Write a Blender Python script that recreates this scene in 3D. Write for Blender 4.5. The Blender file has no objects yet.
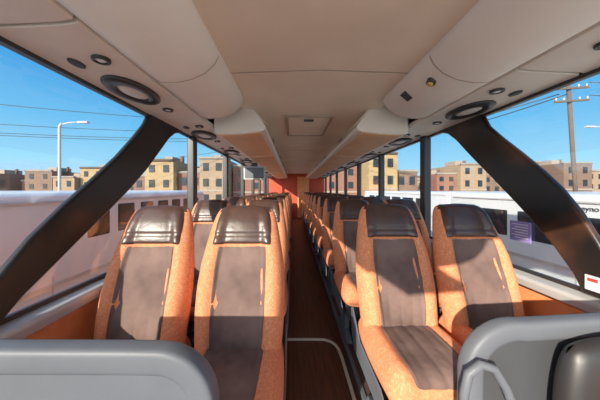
import bpy, bmesh, math, random
from mathutils import Vector
random.seed(7)
C = bpy.context.scene.collection
pi = math.pi
CX, CZ = -0.16, 1.25      # camera position

# ---------------------------------------------------------------- materials
def mat(name, col, rough=0.6, metal=0.0, col2=None, scale=8.0, bump=0.0, bscale=60.0, detail=4, spec=0.5, lo=0.35, hi=0.65, coat=0.0, bdist=.01):
    m = bpy.data.materials.new(name); m.use_nodes = True
    nt = m.node_tree; b = nt.nodes["Principled BSDF"]
    b.inputs["Base Color"].default_value = (*col, 1)
    b.inputs["Roughness"].default_value = rough
    b.inputs["Metallic"].default_value = metal
    b.inputs["Specular IOR Level"].default_value = spec
    b.inputs["Coat Weight"].default_value = coat
    tc = nt.nodes.new("ShaderNodeTexCoord")
    n = nt.nodes.new("ShaderNodeTexNoise"); n.inputs["Scale"].default_value = scale; n.inputs["Detail"].default_value = detail
    nt.links.new(tc.outputs["Object"], n.inputs["Vector"])
    r = nt.nodes.new("ShaderNodeValToRGB")
    c2 = col2 if col2 else tuple(c*0.86 for c in col)
    r.color_ramp.elements[0].position = lo; r.color_ramp.elements[1].position = hi
    r.color_ramp.elements[0].color = (*c2, 1); r.color_ramp.elements[1].color = (*col, 1)
    nt.links.new(n.outputs["Fac"], r.inputs["Fac"]); nt.links.new(r.outputs["Color"], b.inputs["Base Color"])
    if bump:
        n2 = nt.nodes.new("ShaderNodeTexNoise"); n2.inputs["Scale"].default_value = bscale
        nt.links.new(tc.outputs["Object"], n2.inputs["Vector"])
        bp = nt.nodes.new("ShaderNodeBump"); bp.inputs["Strength"].default_value = bump; bp.inputs["Distance"].default_value = bdist
        nt.links.new(n2.outputs["Fac"], bp.inputs["Height"]); nt.links.new(bp.outputs["Normal"], b.inputs["Normal"])
    return m

def mat_velour():
    m = bpy.data.materials.new("orange_velour"); m.use_nodes = True
    nt = m.node_tree; b = nt.nodes["Principled BSDF"]; b.inputs["Roughness"].default_value = 0.85
    b.inputs["Specular IOR Level"].default_value = .2
    tc = nt.nodes.new("ShaderNodeTexCoord")
    n = nt.nodes.new("ShaderNodeTexNoise"); n.inputs["Scale"].default_value = 42; n.inputs["Detail"].default_value = 2; n.inputs["Distortion"].default_value = 2.2
    nt.links.new(tc.outputs["Object"], n.inputs["Vector"])
    r = nt.nodes.new("ShaderNodeValToRGB")
    e = r.color_ramp.elements
    e[0].position = .36; e[0].color = (.58, .175, .075, 1)
    e[1].position = .68; e[1].color = (.70, .275, .14, 1)
    x = e.new(.52); x.color = (.64, .21, .095, 1)
    nt.links.new(n.outputs["Fac"], r.inputs["Fac"]); nt.links.new(r.outputs["Color"], b.inputs["Base Color"])
    bp = nt.nodes.new("ShaderNodeBump"); bp.inputs["Strength"].default_value = .15; bp.inputs["Distance"].default_value = .003
    nt.links.new(n.outputs["Fac"], bp.inputs["Height"]); nt.links.new(bp.outputs["Normal"], b.inputs["Normal"])
    return m

def mat_brick(name, c1, c2):
    m = bpy.data.materials.new(name); m.use_nodes = True
    nt = m.node_tree; b = nt.nodes["Principled BSDF"]; b.inputs["Roughness"].default_value = 0.9
    tc = nt.nodes.new("ShaderNodeTexCoord"); mp = nt.nodes.new("ShaderNodeMapping"); mp.inputs["Rotation"].default_value = (pi/2, 0, 0)
    br = nt.nodes.new("ShaderNodeTexBrick"); br.inputs["Scale"].default_value = 1.6
    br.inputs["Color1"].default_value = (*c1, 1); br.inputs["Color2"].default_value = (*c2, 1); br.inputs["Mortar"].default_value = (.14, .12, .10, 1)
    nt.links.new(tc.outputs["Object"], mp.inputs["Vector"]); nt.links.new(mp.outputs["Vector"], br.inputs["Vector"])
    nt.links.new(br.outputs["Color"], b.inputs["Base Color"])
    return m

def mat_glass():
    m = bpy.data.materials.new("window_glass"); m.use_nodes = True
    nt = m.node_tree
    for n in list(nt.nodes): nt.nodes.remove(n)
    o = nt.nodes.new("ShaderNodeOutputMaterial"); mx = nt.nodes.new("ShaderNodeMixShader")
    t = nt.nodes.new("ShaderNodeBsdfTransparent"); t.inputs["Color"].default_value = (.95, .97, .98, 1)
    g = nt.nodes.new("ShaderNodeBsdfGlossy"); g.inputs["Roughness"].default_value = .02
    mx.inputs[0].default_value = .12
    nt.links.new(t.outputs[0], mx.inputs[1]); nt.links.new(g.outputs[0], mx.inputs[2])
    nt.links.new(mx.outputs[0], o.inputs[0])
    return m

def mat_wood():
    m = bpy.data.materials.new("brown_floor_vinyl"); m.use_nodes = True
    nt = m.node_tree; b = nt.nodes["Principled BSDF"]; b.inputs["Roughness"].default_value = 0.5
    tc = nt.nodes.new("ShaderNodeTexCoord"); mp = nt.nodes.new("ShaderNodeMapping"); mp.inputs["Scale"].default_value = (30, 2, 1)
    n = nt.nodes.new("ShaderNodeTexNoise"); n.inputs["Scale"].default_value = 1.6; n.inputs["Detail"].default_value = 6
    nt.links.new(tc.outputs["Object"], mp.inputs["Vector"]); nt.links.new(mp.outputs["Vector"], n.inputs["Vector"])
    r = nt.nodes.new("ShaderNodeValToRGB"); e = r.color_ramp.elements
    e[0].position = .35; e[0].color = (.045, .015, .009, 1); e[1].position = .7; e[1].color = (.12, .037, .02, 1)
    nt.links.new(n.outputs["Fac"], r.inputs["Fac"]); nt.links.new(r.outputs["Color"], b.inputs["Base Color"])
    return m

M = {}
M["orange"] = mat_velour()
M["brown"] = mat("brown_velour", (.170, .108, .094), .9, col2=(.080, .050, .045), scale=6, bump=.6, bscale=9, spec=.2, bdist=.02)
M["leather"] = mat("dark_leather", (.062, .030, .022), .36, col2=(.040, .020, .016), scale=10, bump=.25, bscale=22, coat=.05)
M["cream"] = mat("cream_plastic", (.77, .71, .625), .5, col2=(.71, .65, .57), scale=3)
M["cream2"] = mat("cream_panel", (.73, .67, .59), .45, col2=(.66, .60, .52), scale=4)
M["ceiling"] = mat("beige_ceiling_fabric", (.77, .66, .52), .9, col2=(.69, .58, .45), scale=2.2, bump=.1, bscale=120, detail=8)
M["binunder"] = mat("tan_bin_underside", (.72, .40, .20), .6, scale=5)
M["seam"] = mat("brown_seam", (.38, .30, .23), .8, scale=5)
M["grey"] = mat("grey_plastic", (.100, .110, .130), .5, col2=(.085, .094, .112), scale=5, bump=.05, bscale=300, spec=.35)
M["greyd"] = mat("dark_grey_plastic", (.045, .048, .055), .55, scale=6, spec=.3)
M["greyl"] = mat("light_grey_plastic", (.42, .42, .42), .45, scale=5)
M["black"] = mat("black_plastic", (.015, .014, .015), .45, scale=6)
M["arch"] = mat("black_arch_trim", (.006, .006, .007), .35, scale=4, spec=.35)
M["archr"] = mat("arch_trim_painted_reflection", (.075, .028, .013), .3, col2=(.008, .007, .007), scale=2.6, lo=.50, hi=.70, spec=.4)  # orange-brown reflections painted into the black trim colour, sunlit side only
M["metal"] = mat("brushed_metal", (.6, .6, .62), .35, 1.0, scale=20)
M["floor"] = mat_wood()
M["platform"] = mat("dark_platform_vinyl", (.06, .035, .028), .7, scale=20)
M["opanel"] = mat("orange_wall_panel", (.76, .25, .085), .7, col2=(.68, .20, .07), scale=12, bump=.1)
M["red"] = mat("orange_red_bulkhead", (.52, .05, .015), .7, scale=3)
M["white"] = mat("white_vehicle_paint", (.56, .60, .64), .35, col2=(.52, .56, .60), scale=1.0, coat=.2)
M["darkglass"] = mat("dark_vehicle_glass", (.012, .017, .022), .2, scale=2, spec=.3)
M["rubber"] = mat("tyre_rubber", (.02, .02, .02), .8, scale=20)
M["asphalt"] = mat("pale_lot_concrete", (.42, .41, .39), .9, col2=(.34, .33, .31), scale=.8, detail=8)
M["wood"] = mat("weathered_pole_wood", (.09, .065, .05), .9, scale=4)
M["stone"] = mat("limestone_trim", (.26, .22, .18), .9, scale=1)
M["lens"] = mat("clear_lens", (.85, .85, .82), .15, scale=5)
M["bronze"] = mat("silver_speaker_mesh", (.72, .68, .62), .4, .1, scale=60)
M["yellow"] = mat("yellow_button", (.75, .52, .05), .4, scale=30)
M["poster"] = mat("purple_blue_sticker", (.24, .20, .52), .5, scale=20)
M["paper"] = mat("white_paper", (.75, .75, .8), .6, scale=20)
M["redp"] = mat("red_print", (.6, .04, .03), .5, scale=20)
M["ink"] = mat("black_lettering", (.02, .02, .03), .5, scale=10)
M["step"] = mat("pale_step_nosing", (.60, .54, .48), .6, scale=20)
M["glass"] = mat_glass()

# ---------------------------------------------------------------- mesh helpers
def obj(name, verts, faces, m, parent=None, smooth=False, loc=None, bevel=0, seg=3):
    me = bpy.data.meshes.new(name); me.from_pydata([tuple(v) for v in verts], [], faces); me.update()
    bm = bmesh.new(); bm.from_mesh(me); bmesh.ops.recalc_face_normals(bm, faces=bm.faces); bm.to_mesh(me); bm.free()
    if smooth:
        for p in me.polygons: p.use_smooth = True
    o = bpy.data.objects.new(name, me); C.objects.link(o)
    if m: me.materials.append(M[m])
    if loc: o.location = loc
    if parent: o.parent = parent
    if bevel:
        b = o.modifiers.new("bevel", "BEVEL"); b.width = bevel; b.segments = seg; b.limit_method = 'ANGLE'; b.angle_limit = math.radians(35)
        for p in me.polygons: p.use_smooth = True
        w = o.modifiers.new("wn", "WEIGHTED_NORMAL"); w.keep_sharp = True
    return o

def box(name, x0, x1, y0, y1, z0, z1, m, parent=None, bevel=0, seg=3):
    v = [(x, y, z) for x in (x0, x1) for y in (y0, y1) for z in (z0, z1)]
    f = [(0, 1, 3, 2), (4, 6, 7, 5), (0, 4, 5, 1), (2, 3, 7, 6), (0, 2, 6, 4), (1, 5, 7, 3)]
    return obj(name, v, f, m, parent, bevel=bevel, seg=seg)

def prism(name, pts, y0, y1, m, parent=None, bevel=0, smooth=False, seg=3):
    n = len(pts)
    v = [(x, y0, z) for x, z in pts] + [(x, y1, z) for x, z in pts]
    f = [tuple(range(n)), tuple(range(2*n-1, n-1, -1))] + [(i, (i+1) % n, n+(i+1) % n, n+i) for i in range(n)]
    return obj(name, v, f, m, parent, smooth, bevel=bevel, seg=seg)

def prismx(name, pts, x0, x1, m, parent=None, bevel=0, seg=3):   # pts (y,z)
    n = len(pts)
    v = [(x0, y, z) for y, z in pts] + [(x1, y, z) for y, z in pts]
    f = [tuple(range(n)), tuple(range(2*n-1, n-1, -1))] + [(i, (i+1) % n, n+(i+1) % n, n+i) for i in range(n)]
    return obj(name, v, f, m, parent, bevel=bevel, seg=seg)

def tube(name, path, r, m, parent=None, n=12, flat=1.0, frame=None, sq=1.0):
    path = [Vector(p) for p in path]; V = []; F = []
    up = Vector(frame) if frame else Vector((0, 1, 0.001))
    for i, p in enumerate(path):
        t = (path[min(i+1, len(path)-1)] - path[max(i-1, 0)]).normalized()
        a = up - t*up.dot(t)
        if a.length < 1e-3: a = Vector((1, 0, 0)) - t*t.x
        a.normalize(); b = t.cross(a)
        for k in range(n):
            q = 2*pi*k/n
            c, s = math.cos(q), math.sin(q)
            c = math.copysign(abs(c)**sq, c); s = math.copysign(abs(s)**sq, s)
            V.append(p + a*c*r*flat + b*s*r)
    for i in range(len(path)-1):
        for k in range(n):
            F.append((i*n+k, i*n+(k+1) % n, (i+1)*n+(k+1) % n, (i+1)*n+k))
    F.append(tuple(range(n))); F.append(tuple((len(path)-1)*n+k for k in range(n)))
    return obj(name, V, F, m, parent, True)

def disc(name, c, rx, ry, h, m, parent=None, n=32, dome=0.0, ring=None):
    V = []; F = []
    prof = [(1, 0), (1, -h*.6), (.93, -h)]
    if ring: prof += [(ring*1.05, -h), (ring, -h*.5), (ring, 0)]
    else: prof += [(.6, -h-dome*.7), (.25, -h-dome)]
    for s, z in prof:
        for k in range(n):
            a = 2*pi*k/n; V.append((c[0]+math.cos(a)*rx*s, c[1]+math.sin(a)*ry*s, c[2]+z))
    R = len(prof)
    for i in range(R-1):
        for k in range(n): F.append((i*n+k, i*n+(k+1) % n, (i+1)*n+(k+1) % n, (i+1)*n+k))
    if ring:
        for k in range(n): F.append(((R-1)*n+k, (R-1)*n+(k+1) % n, (k+1) % n, k))
    else:
        F.append(tuple(range(n))); F.append(tuple((R-1)*n+k for k in range(n)))
    return obj(name, V, F, m, parent, True)

def empty(name, loc, label, cat, group=None):
    e = bpy.data.objects.new(name, None); e.empty_display_size = .1; e.location = loc; C.objects.link(e)
    e["label"] = label; e["category"] = cat
    if group: e["group"] = group
    return e
def tag(o, label, cat, group=None):
    o["label"] = label; o["category"] = cat
    if group: o["group"] = group
    return o
def struct(o): o["kind"] = "structure"; return o
def copy_thing(root, loc):
    r = root.copy(); C.objects.link(r); r.location = loc
    def rec(src, dst):
        for ch in list(src.children):
            c = ch.copy(); C.objects.link(c); c.parent = dst; rec(ch, c)
    rec(root, r); return r

YB, YE = -0.95, 10.45   # bus interior extents
# ---------------------------------------------------------------- shell
struct(box("floor", -1.2, 1.2, YB, YE, -.06, 0, "floor"))
struct(box("trim_1", -1.2, -.215, YB+.3, YE, 0.001, .10, "platform", bevel=.008))
struct(box("trim_2", .235, 1.2, YB+.3, YE, 0.001, .10, "platform", bevel=.008))
pts = [(-.60, 1.955), (-.3, 1.972), (0, 1.976), (.3, 1.972), (.60, 1.955), (.60, 2.03), (-.60, 2.03)]
struct(prism("ceiling", pts, YB, YE, "ceiling"))
struct(box("trim_3", -1.25, 1.25, YB, YE, 2.03, 2.09, "white"))
k = 4
ARCH = {
 -1: ([(2.20, 1.797), (1.66, 1.797), (1.60, 1.700), (1.50, 1.590), (1.36, 1.450), (1.19, 1.305), (1.04, 1.185), (.905, 1.065), (.80, .945), (.73, .85), (.69, .776)],
      [(.80, .776), (.88, .850), (.96, .905), (1.06, .975), (1.17, 1.052), (1.30, 1.140), (1.46, 1.255), (1.62, 1.385), (1.78, 1.535), (1.92, 1.67), (2.02, 1.735), (2.12, 1.765)]),
  1: ([(2.20, 1.797), (1.66, 1.797), (1.60, 1.685), (1.50, 1.585), (1.38, 1.475), (1.26, 1.360), (1.17, 1.262), (1.09, 1.150), (1.02, 1.02), (.96, .89), (.92, .776)],
      [(1.08, .776), (1.12, .855), (1.20, .960), (1.31, 1.08), (1.44, 1.205), (1.59, 1.345), (1.76, 1.50), (1.92, 1.655), (2.02, 1.73), (2.12, 1.765)])}
for s, nm in ((-1, "left"), (1, "right")):
    V = []; F = []
    def addbox(x0, x1, y0, y1, z0, z1):
        b = len(V)
        V.extend([(x, y, z) for x in (x0, x1) for y in (y0, y1) for z in (z0, z1)])
        F.extend([tuple(b+i for i in f) for f in [(0, 1, 3, 2), (4, 6, 7, 5), (0, 4, 5, 1), (2, 3, 7, 6), (0, 2, 6, 4), (1, 5, 7, 3)]])
    addbox(s*1.20, s*1.24, YB, YE, -.3, .76); addbox(s*1.20, s*1.24, YB, YE, 1.80, 2.03)
    struct(obj("wall_"+nm, V, F, "opanel"))
    struct(prism("trim_%d" % k, [(s*1.20, .775), (s*1.13, .768), (s*1.118, .755), (s*1.125, .715), (s*1.20, .70)], YB, YE, "greyl", bevel=.006)); k += 1
    struct(box("trim_%d" % k, min(s*1.185, s*1.2), max(s*1.185, s*1.2), YB, YE, .775, .795, "black")); k += 1
    struct(box("trim_%d" % k, min(s*1.17, s*1.2), max(s*1.17, s*1.2), YB, YE, 1.765, 1.80, "black")); k += 1
    struct(box("trim_%d" % k, min(s*1.165, s*1.2), max(s*1.165, s*1.2), YB, YE, .28, .695, "opanel", bevel=.008)); k += 1
    struct(box("baseboard_"+nm, min(s*1.12, s*1.2), max(s*1.12, s*1.2), YB+.3, YE, .102, .27, "greyd", bevel=.01))
    up, lo = ARCH[s]
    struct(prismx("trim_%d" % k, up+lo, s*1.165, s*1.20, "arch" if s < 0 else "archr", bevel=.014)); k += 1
    ys = [2.37, 3.55, 4.75, 5.95, 7.15, 8.35, 9.55]
    for y in ys:
        struct(box("trim_%d" % k, min(s*1.14, s*1.21), max(s*1.14, s*1.21), y-.045, y+.045, .775, 1.80, "black", bevel=.012)); k += 1
wi = 1
for s in (-1, 1):
    b = [YB] + [2.37, 3.55, 4.75, 5.95, 7.15, 8.35, 9.55] + [YE]
    for i in range(len(b)-1):
        struct(obj("window_%d" % wi, [(s*1.222, b[i], .76), (s*1.222, b[i+1], .76), (s*1.222, b[i+1], 1.80), (s*1.222, b[i], 1.80)], [(0, 1, 2, 3)], "glass")); wi += 1
struct(box("wall_back", -1.24, 1.24, YE, YE+.05, -.3, 2.09, "red"))
dr = empty("door_1", (.30, YE-.02, 0), "", ""); del dr["label"]; del dr["category"]; struct(dr)
box("door_leaf", -.26, .26, -.03, 0.0, .02, 1.85, "opanel", dr, bevel=.01)
box("door_handle", -.21, -.18, -.06, -.03, .9, 1.05, "metal", dr, bevel=.005)
# pale nosing outline with rounded corner on the aisle floor
cl = [(-.205, 1.96), (.02, 1.96), (.10, 1.955), (.15, 1.93), (.182, 1.89), (.198, 1.83), (.203, 1.74), (.205, 1.2), (.205, .3), (.205, -.6)]
V = []; F = []
for i, (x, y) in enumerate(cl):
    t = Vector(cl[min(i+1, len(cl)-1)]) - Vector(cl[max(i-1, 0)]); t.normalize(); nn = Vector((-t.y, t.x))*.010
    V += [(x+nn.x, y+nn.y, .001), (x+nn.x, y+nn.y, .010), (x-nn.x, y-nn.y, .010), (x-nn.x, y-nn.y, .001)]
for i in range(len(cl)-1):
    for q in range(4): F.append((i*4+q, i*4+(q+1) % 4, (i+1)*4+(q+1) % 4, (i+1)*4+q))
F.append((0, 1, 2, 3)); F.append(tuple((len(cl)-1)*4+q for q in range(4)))
struct(obj("trim_%d" % k, V, F, "step")); k += 1
for s, x in ((-1, -.215), (1, .235)):
    struct(box("trim_%d" % k, x-.012, x+.012, .4, YE-.1, .092, .108, "grey", bevel=.003)); k += 1
for y in (1.42, 4.3, 6.9, 9.3):
    struct(prism("trim_%d" % k, [(-.54, 1.956), (0, 1.9745), (.54, 1.956), (.54, 1.9585), (0, 1.977), (-.54, 1.9585)], y, y+.006, "seam")); k += 1

# ---------------------------------------------------------------- roof hatch
h = empty("roof_hatch", (0, 2.67, 1.975), "beige square roof hatch with a raised frame set in the ceiling", "roof hatch")
def frame_rect(name, hx, hy, w, z0, z1, m, parent):
    V = []; F = []
    loops = [(hx, hy, z1), (hx, hy, z0), (hx-w, hy-w, z0), (hx-w, hy-w, z1)]
    for a, b, z in loops: V += [(-a, -b, z), (a, -b, z), (a, b, z), (-a, b, z)]
    for i in range(4):
        for q in range(4): F.append((i*4+q, i*4+(q+1) % 4, ((i+1) % 4)*4+(q+1) % 4, ((i+1) % 4)*4+q))
    return obj(name, V, F, m, parent, bevel=.005)
frame_rect("hatch_frame", .235, .41, .025, -.022, .0, "seam", h)
box("hatch_panel", -.21, .21, -.385, .385, -.012, .0, "ceiling", h, bevel=.004)
box("hatch_latch", -.05, .05, -.30, -.27, -.03, -.012, "greyd", h, bevel=.004)
# ---------------------------------------------------------------- front overhead consoles
def smoothprof(s):
    P = [(.535, 1.975), (.540, 1.940), (.562, 1.895), (.61, 1.850), (.68, 1.818), (.76, 1.802), (.83, 1.802), (.862, 1.812), (.872, 1.84), (.872, 2.02), (.62, 2.02), (.60, 1.985)]
    return [(s*x, z) for x, z in P]
for s, lab in ((-1, "long smooth cream overhead console with a moulded seam beside the ceiling"), (1, "long smooth cream overhead console with yellow button and small vent slot")):
    e = empty("overhead_console", (0, 0, 0), lab, "overhead console", "front overhead consoles")
    P = smoothprof(s); n = len(P)
    rings = [(YB, 0), (1.60, 0), (1.78, 0), (1.86, .12), (1.91, .35), (1.93, .7)]
    V = []; F = []
    for y, t in rings:
        for x, z in P: V.append((x + s*t*.10*(1 if abs(x) < .8 else 0), y, z + t*.10*(1 if z < 1.96 else 0)))
    for i in range(len(rings)-1):
        for j in range(n): F.append((i*n+j, i*n+(j+1) % n, (i+1)*n+(j+1) % n, (i+1)*n+j))
    F.append(tuple(range(n))); F.append(tuple((len(rings)-1)*n+j for j in range(n)))
    obj("console_body", V, F, "cream", e, True)
    V = []; F = []
    Q = P[1:8]
    for y in (1.20, 1.206):
        for x, z in Q: V.append((x - s*.002, y, z-.0025))
    m_ = len(Q)
    for j in range(m_-1): F.append((j, j+1, m_+j+1, m_+j))
    obj("seam", V, F, "seam", e)
    if s > 0:
        tube("button_ring", [(.615, 1.30, 1.870), (.600, 1.30, 1.838)], .024, "black", e, 20)
        tube("button", [(.608, 1.30, 1.850), (.596, 1.30, 1.832)], .015, "yellow", e, 20)
        prism("vent_slot", [(.567, 1.895), (.615, 1.855), (.610, 1.843), (.558, 1.886)], 1.52, 1.58, "greyd", e)

# ---------------------------------------------------------------- service panels
def service_panel(s, y, lab):
    e = empty("overhead_service_panel", (s*1.035, y, 1.81), lab, "overhead service panel", "overhead service panels")
    pr = [(-s*.160, .018), (-s*.157, -.004), (-s*.10, -.012), (s*.12, -.022), (s*.145, -.03), (s*.163, -.02), (s*.163, .03), (-s*.160, .03)]
    prism("panel", pr, -.508, .508, "cream2", e, bevel=.004)
    disc("speaker_ring", (0, 0, -.014), .106, .182, .020, "black", e, ring=.55)
    disc("speaker_grille", (0, 0, -.010), .060, .104, .016, "bronze", e, dome=.010)
    for dx, dy in ((-s*.075, -.31), (-s*.03, .30)):
        rl = disc("reading_light", (dx, dy, -.011), .034, .034, .014, "black", e, ring=.65)
        disc("lens", (dx, dy, -.011), .022, .022, .008, "lens", rl, dome=.006)
    disc("call_button", (s*.045, -.29, -.017), .022, .038, .010, "greyd", e)
    return e
for s, y0 in ((-1, 1.29), (1, 1.60)):
    proto = service_panel(s, y0, "cream service panel with black oval speaker and round reading lights")
    j = -2
    while True:
        y = y0 + 1.03*j
        if y + .508 > YE: break
        if j != 0: copy_thing(proto, (s*1.035, y, 1.81))
        j += 1

# ---------------------------------------------------------------- overhead bins
def bin_(s, L, lab):
    e = empty("luggage_bin", (s*.65, 0, 1.85), lab, "overhead luggage bin", "overhead luggage bins")
    o = s*.65
    outer = [(.50, 1.95), (.430, 1.86), (.400, 1.815), (.398, 1.79), (.415, 1.772), (.45, 1.762), (.62, 1.745), (.80, 1.738), (.850, 1.742), (.856, 1.76), (.856, 2.0), (.56, 2.0)]
    prism("bin_body", [(s*x-o, z-1.85) for x, z in outer], 0, L, "cream", e, bevel=.014)
    d = [(.515, 1.958), (.424, 1.860), (.396, 1.820), (.386, 1.818), (.414, 1.862), (.505, 1.963)]
    dr = prism("bin_door", [(s*x-o, z-1.85) for x, z in d], .02, L-.02, "ceiling", e, bevel=.003)
    hd = [(.396, 1.828), (.386, 1.816), (.378, 1.821), (.388, 1.836)]
    prism("door_handle", [(s*x-o, z-1.85) for x, z in hd], L/2-.08, L/2+.08, "greyd", dr)
    u = [(.45, 1.764), (.62, 1.747), (.80, 1.740), (.80, 1.731), (.62, 1.738), (.45, 1.755)]
    prism("bin_underside", [(s*x-o, z-1.85) for x, z in u], .02, L-.02, "binunder", e)
    return e
for s in (-1, 1):
    L = 1.34; proto = None
    for i in range(6):
        y = 2.06 + i*1.36
        if proto is None:
            proto = bin_(s, L, "cream overhead luggage bin with tan underside below the ceiling"); proto.location.y = y
        else: copy_thing(proto, (s*.65, y, 1.85))

# drop-down monitor
mo = empty("monitor", (-.84, 4.15, 1.730), "grey flat monitor hanging below the luggage bins", "monitor")
box("monitor_bracket", -.05, .05, -.02, .02, -.07, .0, "greyd", mo, bevel=.005)
box("monitor_housing", -.19, .19, -.02, .03, -.30, -.06, "greyl", mo, bevel=.012)
box("monitor_screen", -.165, .165, -.026, -.018, -.275, -.085, "grey", mo, bevel=.003)

# ---------------------------------------------------------------- seats
def interp(tab, v):
    for (a, x), (b, y) in zip(tab, tab[1:]):
        if v <= b:
            return x+(y-x)*(v-a)/(b-a)
    return tab[-1][1]
WT = [(0, .192), (.1, .203), (.3, .214), (.45, .216), (.6, .208), (.72, .194), (.82, .180), (.9, .167), (.95, .155), (.98, .138), (1, .108)]
TT = [(0, .045), (.3, .046), (.7, .040), (.9, .034), (.96, .029), (.985, .020), (1, .006)]
BZ, BH = .36, .70
def backpt(u, v):
    w = interp(WT, v); T = interp(TT, v)
    au = abs(u)
    q = max(0, 1-au**6)**.5
    bb = .036 if v < .62 else .036*max(0, 1-(v-.62)/.5)
    bump = bb*math.sin(pi*min(1, max(0, (au-.50)/.50)))**.9 if au > .50 else 0
    bump *= min(1, v*8+.3)*(1 if v < .95 else max(0, (1-v)/.05))
    lum = .018*math.sin(pi*min(1, v/.55)) if v < .55 else 0
    yc = -.185 + .215*v - .02*math.sin(pi*v)
    return (w*u, yc - T*q - bump - lum*(1-au**2), BZ+BH*v)
def make_seat(lab):
    e = empty("passenger_seat", (0, 0, .10), lab, "seat", "coach passenger seats")
    V = []; F = []
    vs = [0, .03, .08, .15, .22, .3, .38, .46, .54, .6, .66, .72, .78, .84, .89, .93, .96, .98, .99, 1]
    th = [-pi/2 + pi*i/28 for i in range(29)]
    us = [math.sin(t) for t in th]
    n = len(us)*2-2
    for v in vs:
        for u in us: V.append(backpt(u, v))
        w = interp(WT, v); T = interp(TT, v); yc = -.185+.215*v-.02*math.sin(pi*v)
        for u in us[-2:0:-1]: V.append((w*u, yc+T*max(0, 1-abs(u)**5)**.5, BZ+BH*v))
    for i in range(len(vs)-1):
        for j in range(n): F.append((i*n+j, i*n+(j+1) % n, (i+1)*n+(j+1) % n, (i+1)*n+j))
    F.append(tuple(range(n))); F.append(tuple((len(vs)-1)*n+j for j in range(n)))
    bo = obj("backrest", V, F, "orange", e, True)
    bo.data.materials.append(M["leather"])       # leather cap wraps over the top edge
    for p in bo.data.polygons:
        if p.center.z > BZ+BH*.935 and abs(p.center.x) < .135: p.material_index = 1
    def patch(name, u0, u1, v0, v1, nu, nv, fn, m, us_=None):
        V = []; F = []
        for i in range(nv+1):
            for j in range(nu+1):
                a = j/nu; b = i/nv
                edge = (i in (0, nv)) or (j in (0, nu))
                sc = us_(b) if us_ else 1
                x, y, z = backpt((u0+(u1-u0)*a)*sc, v0+(v1-v0)*b)
                y -= -.008 if edge else fn(a, b)
                V.append((x, y, z + (.007*math.sin(pi*a) if (name == "headrest" and b > .9) else 0)))
        for i in range(nv):
            for j in range(nu): F.append((i*(nu+1)+j, i*(nu+1)+j+1, (i+1)*(nu+1)+j+1, (i+1)*(nu+1)+j))
        return obj(name, V, F, m, e, True)
    patch("backrest_insert", -.62, .62, .02, .735, 48, 30,
          lambda a, b: .006+.008*abs(math.sin(pi*(a*4+.12*math.sin(b*7))))**.7*(.5+.5*math.cos(b*4+a)) + .004*math.sin(b*9+a*5) - .004*math.exp(-((b-.5)/.03)**2), "brown", lambda b: .90+.10*b)
    patch("headrest", -.78, .78, .735, .998, 26, 18,
          lambda a, b: .006+.028*(max(0, math.sin(pi*a))**.45)*(max(0, math.sin(pi*min(1, b*.85+.04)))**.5)-.008*math.exp(-((b-.28)/.04)**2), "leather", lambda b: 1.0+.14*b)
    V = []; F = []
    vb = [.02, .1, .2, .35, .5, .65, .8, .9, .95]
    for i, v in enumerate(vb):
        w = interp(WT, v); T = interp(TT, v); yc = -.185+.215*v-.02*math.sin(pi*v)
        for j, u in enumerate([-.93, -.88, -.6, -.3, 0, .3, .6, .88, .93]):
            ed = i in (0, len(vb)-1) or j in (0, 8)
            V.append((w*u, yc+T*max(0, 1-abs(u)**5)**.5+(-.01 if ed else .014), BZ+BH*v))
    for i in range(len(vb)-1):
        for j in range(8): F.append((i*9+j, i*9+j+1, (i+1)*9+j+1, (i+1)*9+j))
    obj("back_shell", V, F, "greyd", e, True)
    tube("grab_handle", [(-.10, .035, .93), (-.10, .075, .945), (-.08, .085, .95), (.08, .085, .95), (.10, .075, .945), (.10, .035, .93)], .011, "greyd", e, 10, frame=(0, 0, 1))
    box("magazine_pocket", -.16, .16, -.075, -.045, .50, .66, "black", e, bevel=.012)
    ss = [0, .03, .1, .25, .45, .65, .8, .88, .93, .965, .985, 1]
    def cpt(u, s_):
        y = -.10 - .50*s_
        w = .207+.012*math.sin(pi*s_*.9)
        if s_ > .9: w -= .03*((s_-.9)/.1)**2
        rr = max(0, 1-((s_-.86)/.14)**2)**.5 if s_ > .86 else 1
        au = abs(u); q = max(0, 1-au**6)**.5
        zt = .365 + .015*s_
        bump = .028*math.sin(pi*min(1, max(0, (au-.5)/.5)))**1.1*rr if au > .5 else 0
        top = zt + (.060*rr)*q + bump - (.03*(1-rr)) + .012*math.sin(pi*min(1, s_))*(1-au*au)
        bot = zt - (.075*rr)*q - (.03*(1-rr))
        return w*u, y, top, bot
    V = []; F = []
    for s_ in ss:
        for u in us:
            x, y, t, b = cpt(u, s_); V.append((x, y, t))
        for u in us[-2:0:-1]:
            x, y, t, b = cpt(u, s_); V.append((x, y, b))
    for i in range(len(ss)-1):
        for j in range(n): F.append((i*n+j, i*n+(j+1) % n, (i+1)*n+(j+1) % n, (i+1)*n+j))
    F.append(tuple(range(n))); F.append(tuple((len(ss)-1)*n+j for j in range(n)))
    obj("seat_cushion", V, F, "orange", e, True)
    V = []; F = []; nu = 30; sv = [.12, .16, .25, .4, .55, .70, .80, .86, .90, .93, .955, .97]
    for i, s_ in enumerate(sv):
        for j in range(nu+1):
            a = j/nu; x, y, t, b = cpt(-.60+1.20*a, s_)
            ed = i in (0, len(sv)-1) or j in (0, nu)
            dd = -.008 if ed else .005+.005*abs(math.sin(pi*a*4))**.6
            k2 = 1 if s_ > .86 else 0
            V.append((x, y - dd*k2*.8, t+dd))
    for i in range(len(sv)-1):
        for j in range(nu): F.append((i*(nu+1)+j, i*(nu+1)+j+1, (i+1)*(nu+1)+j+1, (i+1)*(nu+1)+j))
    obj("cushion_insert", V, F, "brown", e, True)
    box("seat_frame", -.19, .19, -.55, -.10, .235, .295, "greyd", e, bevel=.01)
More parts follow.
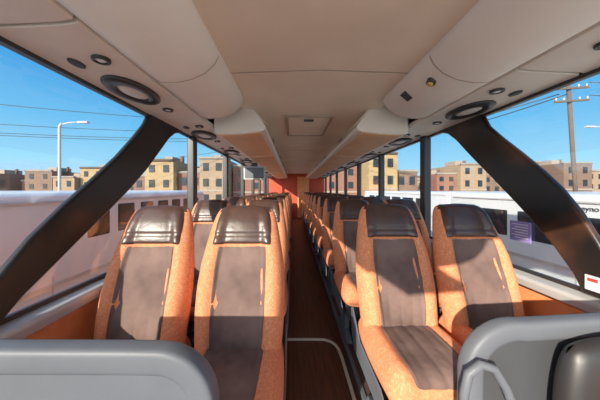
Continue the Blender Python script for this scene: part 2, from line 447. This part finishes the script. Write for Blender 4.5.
    for x in (-.15, .15):
        prismx("leg", [(-.50, 0), (-.16, 0), (-.16, .025), (-.27, .06), (-.22, .24), (-.44, .24), (-.39, .06), (-.50, .025)], x-.02, x+.02, "grey", e, bevel=.006)
    for sx in (-1, 1):
        prismx("side_cover", [(-.56, .235), (-.57, .31), (-.50, .345), (-.20, .35), (-.06, .46), (-.02, .44), (-.04, .30), (-.10, .235)], sx*.2175, sx*.2235, "grey", e, bevel=.003)
    box("seat_belt_buckle", .155, .185, -.20, -.175, .42, .49, "black", e, bevel=.006)
    return e
proto = make_seat("seat")
first = True
for side, y0, xs in ((-1, 1.27, (-.415, -.87)), (1, 1.45, (.415, .87))):
    for r in range(11):
        y = y0 + r*.80
        if y > YE-.35: continue
        for x in xs:
            if first: proto.location = (x, y, .10); first = False; o = proto
            else: o = copy_thing(proto, (x, y, .10))
            where = "beside the aisle" if abs(x) < .6 else "beside the window"
            o["label"] = "orange velour coach seat, brown centre, " + where

# ---------------------------------------------------------------- front partitions
def arc(cx, cz, r, a0, a1, n=8):
    return [(cx+r*math.cos(math.radians(a0+(a1-a0)*i/n)), cz+r*math.sin(math.radians(a0+(a1-a0)*i/n))) for i in range(n+1)]
def partition(path, y, r, lab, close_x, face, sq=.7):
    e = empty("modesty_panel", (0, y, .10), lab, "partition panel", "front partition panels")
    tube("panel_rim", [(x, 0, z) for x, z in path], r, "grey", e, 28, flat=.9, sq=sq)
    prism("panel_face", [(close_x, .02)] + path if close_x < 0 else path + [(close_x, .02)], -.018, .018, face, e)
    return e
pl = [(-1.10, .780), (-.8, .782), (-.53, .781)] + arc(-.455, .68, .100, 88, 5, 10) + [(-.345, .4), (-.34, .04)]
ePL = partition(pl, .52, .028, "low grey moulded partition with rounded top rim", -1.11, "grey", .45)
prism("panel_pocket", [(-1.08, .16), (-.42, .16), (-.42, .60), (-.45, .66), (-1.05, .66), (-1.08, .63)], -.038, -.018, "greyd", ePL, bevel=.012)
pr_ = [(1.10, .845), (.8, .832), (.55, .815)] + arc(.385, .70, .108, 82, 175, 10) + [(.275, .4), (.273, .04)]
ePR = partition(pr_, .58, .024, "low grey moulded partition with rounded rim and grab handle", 1.11, "greyd", .6)
tube("grab_handle", [(.30, -.02, .52), (.245, -.045, .54), (.228, -.05, .60), (.226, -.05, .69), (.236, -.05, .735), (.262, -.05, .756), (.292, -.05, .748), (.32, -.05, .705), (.345, -.05, .64), (.355, -.05, .56), (.36, -.02, .52)], .0095, "grey", ePR, 14, frame=(0, 1, .01))
js = empty("folding_jump_seat", (.585, .515, .10), "dark padded folding jump seat stowed upright against the grey partition", "folding seat")
def pillow(name, hx, hz, T, cz, m, parent, cy=0):
    V = []; F = []; N = 20
    for side in (-1, 1):
        for i in range(N+1):
            for j in range(N+1):
                a = -1+2*i/N; b = -1+2*j/N
                x = a*math.sqrt(1-b*b*.30); z = b*math.sqrt(1-a*a*.30)
                y = side*T*max(0, (1-a**6)*(1-b**6))**.5
                V.append((x*hx, cy+y, cz+z*hz))
    n1 = (N+1)**2
    for side in (0, 1):
        for i in range(N):
            for j in range(N):
                q = side*n1+i*(N+1)+j; F.append((q, q+1, q+N+2, q+N+1))
    o = obj(name, V, F, m, parent, True)
    bm = bmesh.new(); bm.from_mesh(o.data); bmesh.ops.remove_doubles(bm, verts=bm.verts, dist=.0005); bmesh.ops.recalc_face_normals(bm, faces=bm.faces); bm.to_mesh(o.data); bm.free()
    return o
pillow("seat_pad", .17, .18, .032, .655, "black", js)
pillow("lower_pad", .17, .15, .03, .26, "black", js)
box("seat_hinge", -.15, .15, -.02, .02, .39, .49, "greyd", js, bevel=.008)
box("mounting_post", -.03, .03, -.005, .025, 0.0, .40, "greyd", js, bevel=.006)

# ---------------------------------------------------------------- stickers on right window
st = empty("window_sticker", (1.212, 1.42, 1.0), "small purple blue notice sticker on the window glass", "sticker")
box("sticker_sheet", -.002, .002, -.065, .065, -.06, .06, "poster", st)
for i, z in enumerate((.042, .026, .010, -.006, -.022, -.038)):
    box("printed_line", -.0035, -.0021, -.05, .05-.02*(i % 2), z-.002, z+.002, "paper", st)
st2 = empty("window_sticker", (1.162, 1.035, .835), "small white notice sticker with red print on window", "sticker")
box("sticker_sheet", -.002, .002, -.028, .028, -.03, .035, "paper", st2)
box("printed_band", -.0035, -.0021, -.018, .018, .010, .024, "redp", st2)

# ---------------------------------------------------------------- outside
GZ = -1.3
g = struct(obj("ground", [(-150, -60, GZ), (150, -60, GZ), (150, 200, GZ), (-150, 200, GZ)], [(0, 1, 2, 3)], "asphalt"))

def vehicle(x0, x1, y0, y1, top, wins, side, lab, text=None, ty=0, tz=0):
    e = empty("parked_bus", ((x0+x1)/2, (y0+y1)/2, GZ), lab, "bus", "parked white buses")
    hw = (x1-x0)/2; hl = (y1-y0)/2; H = top-GZ
    pr = [(-hw, .35), (-hw, H-.10), (-hw*.985, H-.05), (-hw*.95, H-.015), (-hw*.5, H), (hw*.5, H), (hw*.95, H-.015), (hw*.985, H-.05), (hw, H-.10), (hw, .35)]
    prism("body", pr, -hl, hl, "white", e, bevel=.04)
    near = hw if side > 0 else -hw
    for (a, b, z0, z1) in wins:
        for s in (-1, 1):
            xx = s*hw
            prismx("side_window", [(a-e.location.y, z0-GZ), (b-e.location.y, z0-GZ), (b-e.location.y, z1-GZ), (a-e.location.y, z1-GZ)], xx-s*.10, xx+s*.010, "darkglass", e, bevel=.03)
    for s in (-1, 1):
        box("windscreen", -hw*.8, hw*.8, s*hl-.05, s*hl+.015, H*.52, H-.35, "darkglass", e, bevel=.03)
        for x in (-1, 1):
            box("light", x*hw*.8-.12, x*hw*.8+.12, s*hl-.03, s*hl+.03, .65, .80, "redp" if s < 0 else "lens", e, bevel=.02)
    for s in (-1, 1):
        for yy in (-hl*.62, hl*.62):
            w = tube("wheel", [(s*(hw-.28), yy, .48), (s*(hw+.01), yy, .48)], .48, "rubber", e, 28)
            tube("hub", [(s*(hw-.05), yy, .48), (s*(hw+.03), yy, .48)], .24, "metal", w, 20)
    for zz in (.80, 1.25, 1.62): box("side_moulding", near-.012, near+.012, -hl*.95, hl*.95, zz, zz+.035, "greyl", e)
    box("roof_gutter", near-.02, near+.02, -hl*.97, hl*.97, H-.115, H-.095, "greyl", e)
    for q in range(6):
        yy = -hl*.85+q*hl*.34; box("panel_joint", near-.006, near+.004, yy, yy+.015, .5, H*.68, "greyl", e)
    if text:
        cu = bpy.data.curves.new("lettering", "FONT"); cu.body = text; cu.size = .080; cu.extrude = .002
        to = bpy.data.objects.new("tmp", cu); C.objects.link(to)
        bpy.context.view_layer.update()
        me = bpy.data.meshes.new_from_object(to.evaluated_get(bpy.context.evaluated_depsgraph_get()))
        bpy.data.objects.remove(to)
        me.materials.clear(); me.materials.append(M["ink"])
        lo = bpy.data.objects.new("lettering", me); C.objects.link(lo); lo.parent = e
        lo.rotation_euler = (pi/2, 0, -pi/2)
        lo.location = (-hw-.006, ty - e.location.y, tz-GZ)
    return e
W1 = [(2.62+i*.46, 2.62+i*.46+.34, .70, 1.08) for i in range(7)]
vehicle(-4.7, -2.46, -3.2, 6.1, 1.24, W1, 1, "white shuttle bus with dark side windows parked alongside")
W2 = [(-2.80+i*.70, -2.80+i*.70+.56, .56, .96) for i in range(10)]
vehicle(3.04, 5.4, -4.0, 4.8, 1.22, W2, -1, "white bus with dark window row and black lettering parked alongside", text="Reyno", ty=2.655, tz=1.02)
W3 = [(8.2+i*1.1, 8.2+i*1.1+.92, .4, .95) for i in range(6)]
vehicle(4.6, 7.0, 7.2, 15.6, 1.2, W3, -1, "white bus parked farther along the lot")
vehicle(-13.5, -11.1, 8.5, 16.5, 1.15, [(9.3+i*1.1, 9.3+i*1.1+1.0, .2, .8) for i in range(6)], 1, "white bus parked by the street")
vehicle(9.5, 11.9, 9.5, 17.5, 1.15, [(10.3+i*1.1, 10.3+i*1.1+1.0, .2, .8) for i in range(6)], -1, "white bus parked by the utility pole")

def sc(c, f=.62): return tuple(v*f for v in c)
BR = [mat_brick("tan_brick", sc((.44, .30, .18)), sc((.36, .25, .15))), mat_brick("brown_brick", sc((.22, .12, .08)), sc((.17, .09, .06))), mat_brick("yellow_brick", sc((.54, .37, .16)), sc((.46, .31, .13))), mat_brick("red_brick", sc((.32, .11, .07)), sc((.26, .09, .055)))]
def building(xr0, xr1, y, h, bi, lab, floors=3):
    h *= .88
    x0, x1 = xr0+CX+.08, xr1+CX-.08
    H = CZ+h-GZ
    e = empty("brick_building", ((x0+x1)/2, y, GZ), lab, "building", "street buildings")
    hw = (x1-x0)/2
    b = box("building_body", -hw, hw, 0, 9, 0, H, "stone", e); b.data.materials.clear(); b.data.materials.append(BR[bi])
    prismx("cornice", [(-.25, H), (-.25, H+.10), (0.05, H+.22), (.3, H+.22), (.3, H-.20), (-.02, H-.20)], -hw, hw, "stone" if bi != 2 else "wood", e)
    nc = max(2, int(2*hw/(1.5+.25*bi))); fh = (H-.6)/floors
    for f in range(floors):
        for c in range(nc):
            cx = -hw + (c+.5)*2*hw/nc; cz = .5+f*fh+fh*.25
            wd = .36
            box("building_window", cx-wd, cx+wd, -.06, .05, cz, cz+fh*.5, "darkglass", e)
    prismx("parapet_band", [(-.08, H*.36), (-.08, H*.36+.22), (0, H*.36+.22), (0, H*.36)], -hw, hw, "stone", e)
    if abs(xr0) % 2 < 1.2:
        box("roof_bulkhead", -hw*.5, hw*.1, 3, 6, H, H+.9, "stone", e)
        tube("chimney", [(hw*.6, 4, H), (hw*.6, 4, H+1.1)], .3, "wood", e, 4)
    return e
Bs = [(-66, -58, 44, 2.2, 0), (-58, -53, 42, 3.4, 1), (-52, -48, 45, 2.0, 3), (-48, -43, 42, 3.9, 1), (-43, -39, 42, 2.6, 0), (-39, -34.5, 43, 4.6, 2), (-33, -29.5, 46, 1.6, 1), (-29.5, -26, 42, 3.0, 3), (-25, -22.5, 48, 1.4, 0), (-22.5, -19, 33, 2.2, 1),
      (-19, -15.2, 30, 4.3, 2), (-15.2, -12, 31, 2.6, 3), (-12, -8.6, 30, 4.6, 0), (-8.5, -4, 33, 3.8, 3),
      (4, 9.5, 33, 4.0, 3), (9.6, 13.4, 30, 5.3, 2), (13.5, 16.5, 31, 2.8, 1), (17.2, 20.5, 36, 1.8, 0), (21.5, 25, 44, 1.7, 1), (25, 28.5, 41, 3.2, 3), (28.5, 33, 40, 5.0, 0), (33, 36.5, 41, 3.0, 1), (36.5, 42, 40, 5.4, 3), (43, 46, 42, 2.4, 2), (46, 51, 40, 5.2, 1), (51, 58, 41, 3.8, 0)]
names = ["tan brick row building with dark windows and pale cornice", "brown brick row building with dark windows and pale cornice", "yellow brick apartment building with dark windows and cornice", "red brick row building with dark windows and cornice"]
for b in Bs: building(*b, names[b[4]], floors=2 if b[3] < 2.9 else 3)

up_ = empty("utility_pole", (18.2+CX, 15, GZ), "tall leaning wooden utility pole with two crossarms", "utility pole")
up_.rotation_euler = (0, math.radians(-4), 0)
tube("pole_shaft", [(0, 0, 0), (0, 0, 5), (.02, 0, 9.4)], .11, "wood", up_, 12, frame=(1, 0, 0))
for z in (9.0, 8.2):
    ca = box("crossarm", -1.1, 1.1, -.20, -.10, z-.06, z+.06, "wood", up_, bevel=.01)
    for x in (-1, -.5, .5, 1): tube("insulator", [(x, -.15, z+.06), (x, -.15, z+.22)], .04, "greyl", ca, 8, frame=(1, 0, 0))
def lamp(x, y, h, dirx, lab):
    e = empty("street_lamp", (x, y, GZ), lab, "street lamp", "street lamps")
    tube("lamp_post", [(0, 0, 0), (0, 0, h*.5), (0, 0, h-.2), (dirx*.15, 0, h)], .08, "greyl", e, 10, frame=(1, 0, 0))
    tube("lamp_arm", [(dirx*.02, 0, h-.1), (dirx*.6, 0, h+.05), (dirx*1.3, 0, h+.08)], .04, "greyl", e, 8, frame=(0, 0, 1))
    box("lamp_head", min(dirx*1.2, dirx*1.85), max(dirx*1.2, dirx*1.85), -.12, .12, h+.0, h+.12, "greyl", e, bevel=.03)
lamp(-14.9+CX, 15, 6.8, 1, "tall grey street lamp with a short arm")
lamp(25.5+CX, 19, 7.6, -1, "tall grey street lamp with a short arm")
def wire(a, b, sag, r=.02):
    P = []
    for i in range(25):
        t = i/24; p = Vector(a).lerp(Vector(b), t); p.z -= sag*4*t*(1-t); P.append(p)
    o = tube("overhead_wire", P, r, "black", None, 6, frame=(0, 0, 1)); tag(o, "thin black overhead utility wire across the sky", "wire", "overhead wires")
wire((16.5, 14.7, 8.05), (-60, 75, 11), 2.0, .035)
wire((17.0, 14.7, 8.05), (3, 28.5, 8.5), 1.2, .035)
wire((18.4, 14.7, 8.0), (60, 12, 9), 1.0, .03)
wire((16.5, 14.7, 7.25), (1, 28, 7.2), 1.0, .035)
wire((17.0, 14.7, 7.25), (8, 29, 6.6), .6, .035)
wire((18.4, 14.7, 7.2), (60, 14, 7), 1.0, .03)
wire((-45, 12, 9.4), (-10, 26, 8.9), .6, .028)
wire((-45, 12, 7.2), (-10, 26, 7.6), .6, .025)
wire((-45, 12, 6.4), (-10, 26, 6.9), .6, .025)
wire((-45, 12, 6.1), (-10, 26, 6.6), .5, .025)

# ---------------------------------------------------------------- world & lights
az, el = math.radians(33), math.radians(20)
d = Vector((math.sin(az)*math.cos(el), math.cos(az)*math.cos(el), -math.sin(el)))
w = bpy.data.worlds.new("sky"); bpy.context.scene.world = w; w.use_nodes = True
nt = w.node_tree; bg = nt.nodes["Background"]
tc = nt.nodes.new("ShaderNodeTexCoord"); sx = nt.nodes.new("ShaderNodeSeparateXYZ"); r = nt.nodes.new("ShaderNodeValToRGB")
nt.links.new(tc.outputs["Generated"], sx.inputs[0]); nt.links.new(sx.outputs["Z"], r.inputs["Fac"])
e = r.color_ramp.elements
e[0].position = 0; e[0].color = (.50, .76, .95, 1)
e[1].position = 1; e[1].color = (.20, .36, .62, 1)
x = e.new(.10); x.color = (.28, .65, .93, 1)
x = e.new(.22); x.color = (.12, .48, .86, 1)
x = e.new(.40); x.color = (.03, .27, .70, 1)
dt = nt.nodes.new("ShaderNodeVectorMath"); dt.operation = 'DOT_PRODUCT'; dt.inputs[1].default_value = tuple(-d)  # broad glow added to the sky around the sun, brightens the interior
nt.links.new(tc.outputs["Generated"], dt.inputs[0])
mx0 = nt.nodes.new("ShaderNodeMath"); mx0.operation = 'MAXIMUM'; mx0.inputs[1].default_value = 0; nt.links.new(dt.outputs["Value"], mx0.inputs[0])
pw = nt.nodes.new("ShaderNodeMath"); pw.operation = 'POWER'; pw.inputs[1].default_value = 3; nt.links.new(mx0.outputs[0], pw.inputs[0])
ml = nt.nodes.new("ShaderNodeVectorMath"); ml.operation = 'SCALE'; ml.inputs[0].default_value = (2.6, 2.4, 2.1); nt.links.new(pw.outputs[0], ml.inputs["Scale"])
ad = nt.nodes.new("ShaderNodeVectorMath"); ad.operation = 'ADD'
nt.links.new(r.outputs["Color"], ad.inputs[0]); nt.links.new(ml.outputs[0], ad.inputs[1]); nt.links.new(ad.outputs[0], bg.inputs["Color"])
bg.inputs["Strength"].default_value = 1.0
sl = bpy.data.lights.new("sun", "SUN"); sl.energy = 8.2; sl.color = (1, .88, .71); sl.angle = .009
so = bpy.data.objects.new("sun", sl); C.objects.link(so)
so.rotation_euler = d.to_track_quat('-Z', 'Y').to_euler()

cam = bpy.data.cameras.new("camera"); co = bpy.data.objects.new("camera", cam); C.objects.link(co)
co.location = (CX, 0, CZ); co.rotation_euler = (pi/2, 0, 0)
cam.lens = 14.1; cam.sensor_width = 36; cam.shift_x = 7/600; cam.shift_y = -10/600; cam.clip_start = .02; cam.clip_end = 500
bpy.context.scene.camera = co
vs_ = bpy.context.scene.view_settings
vs_.view_transform = 'Standard'; vs_.exposure = 0.27; vs_.gamma = 1.14
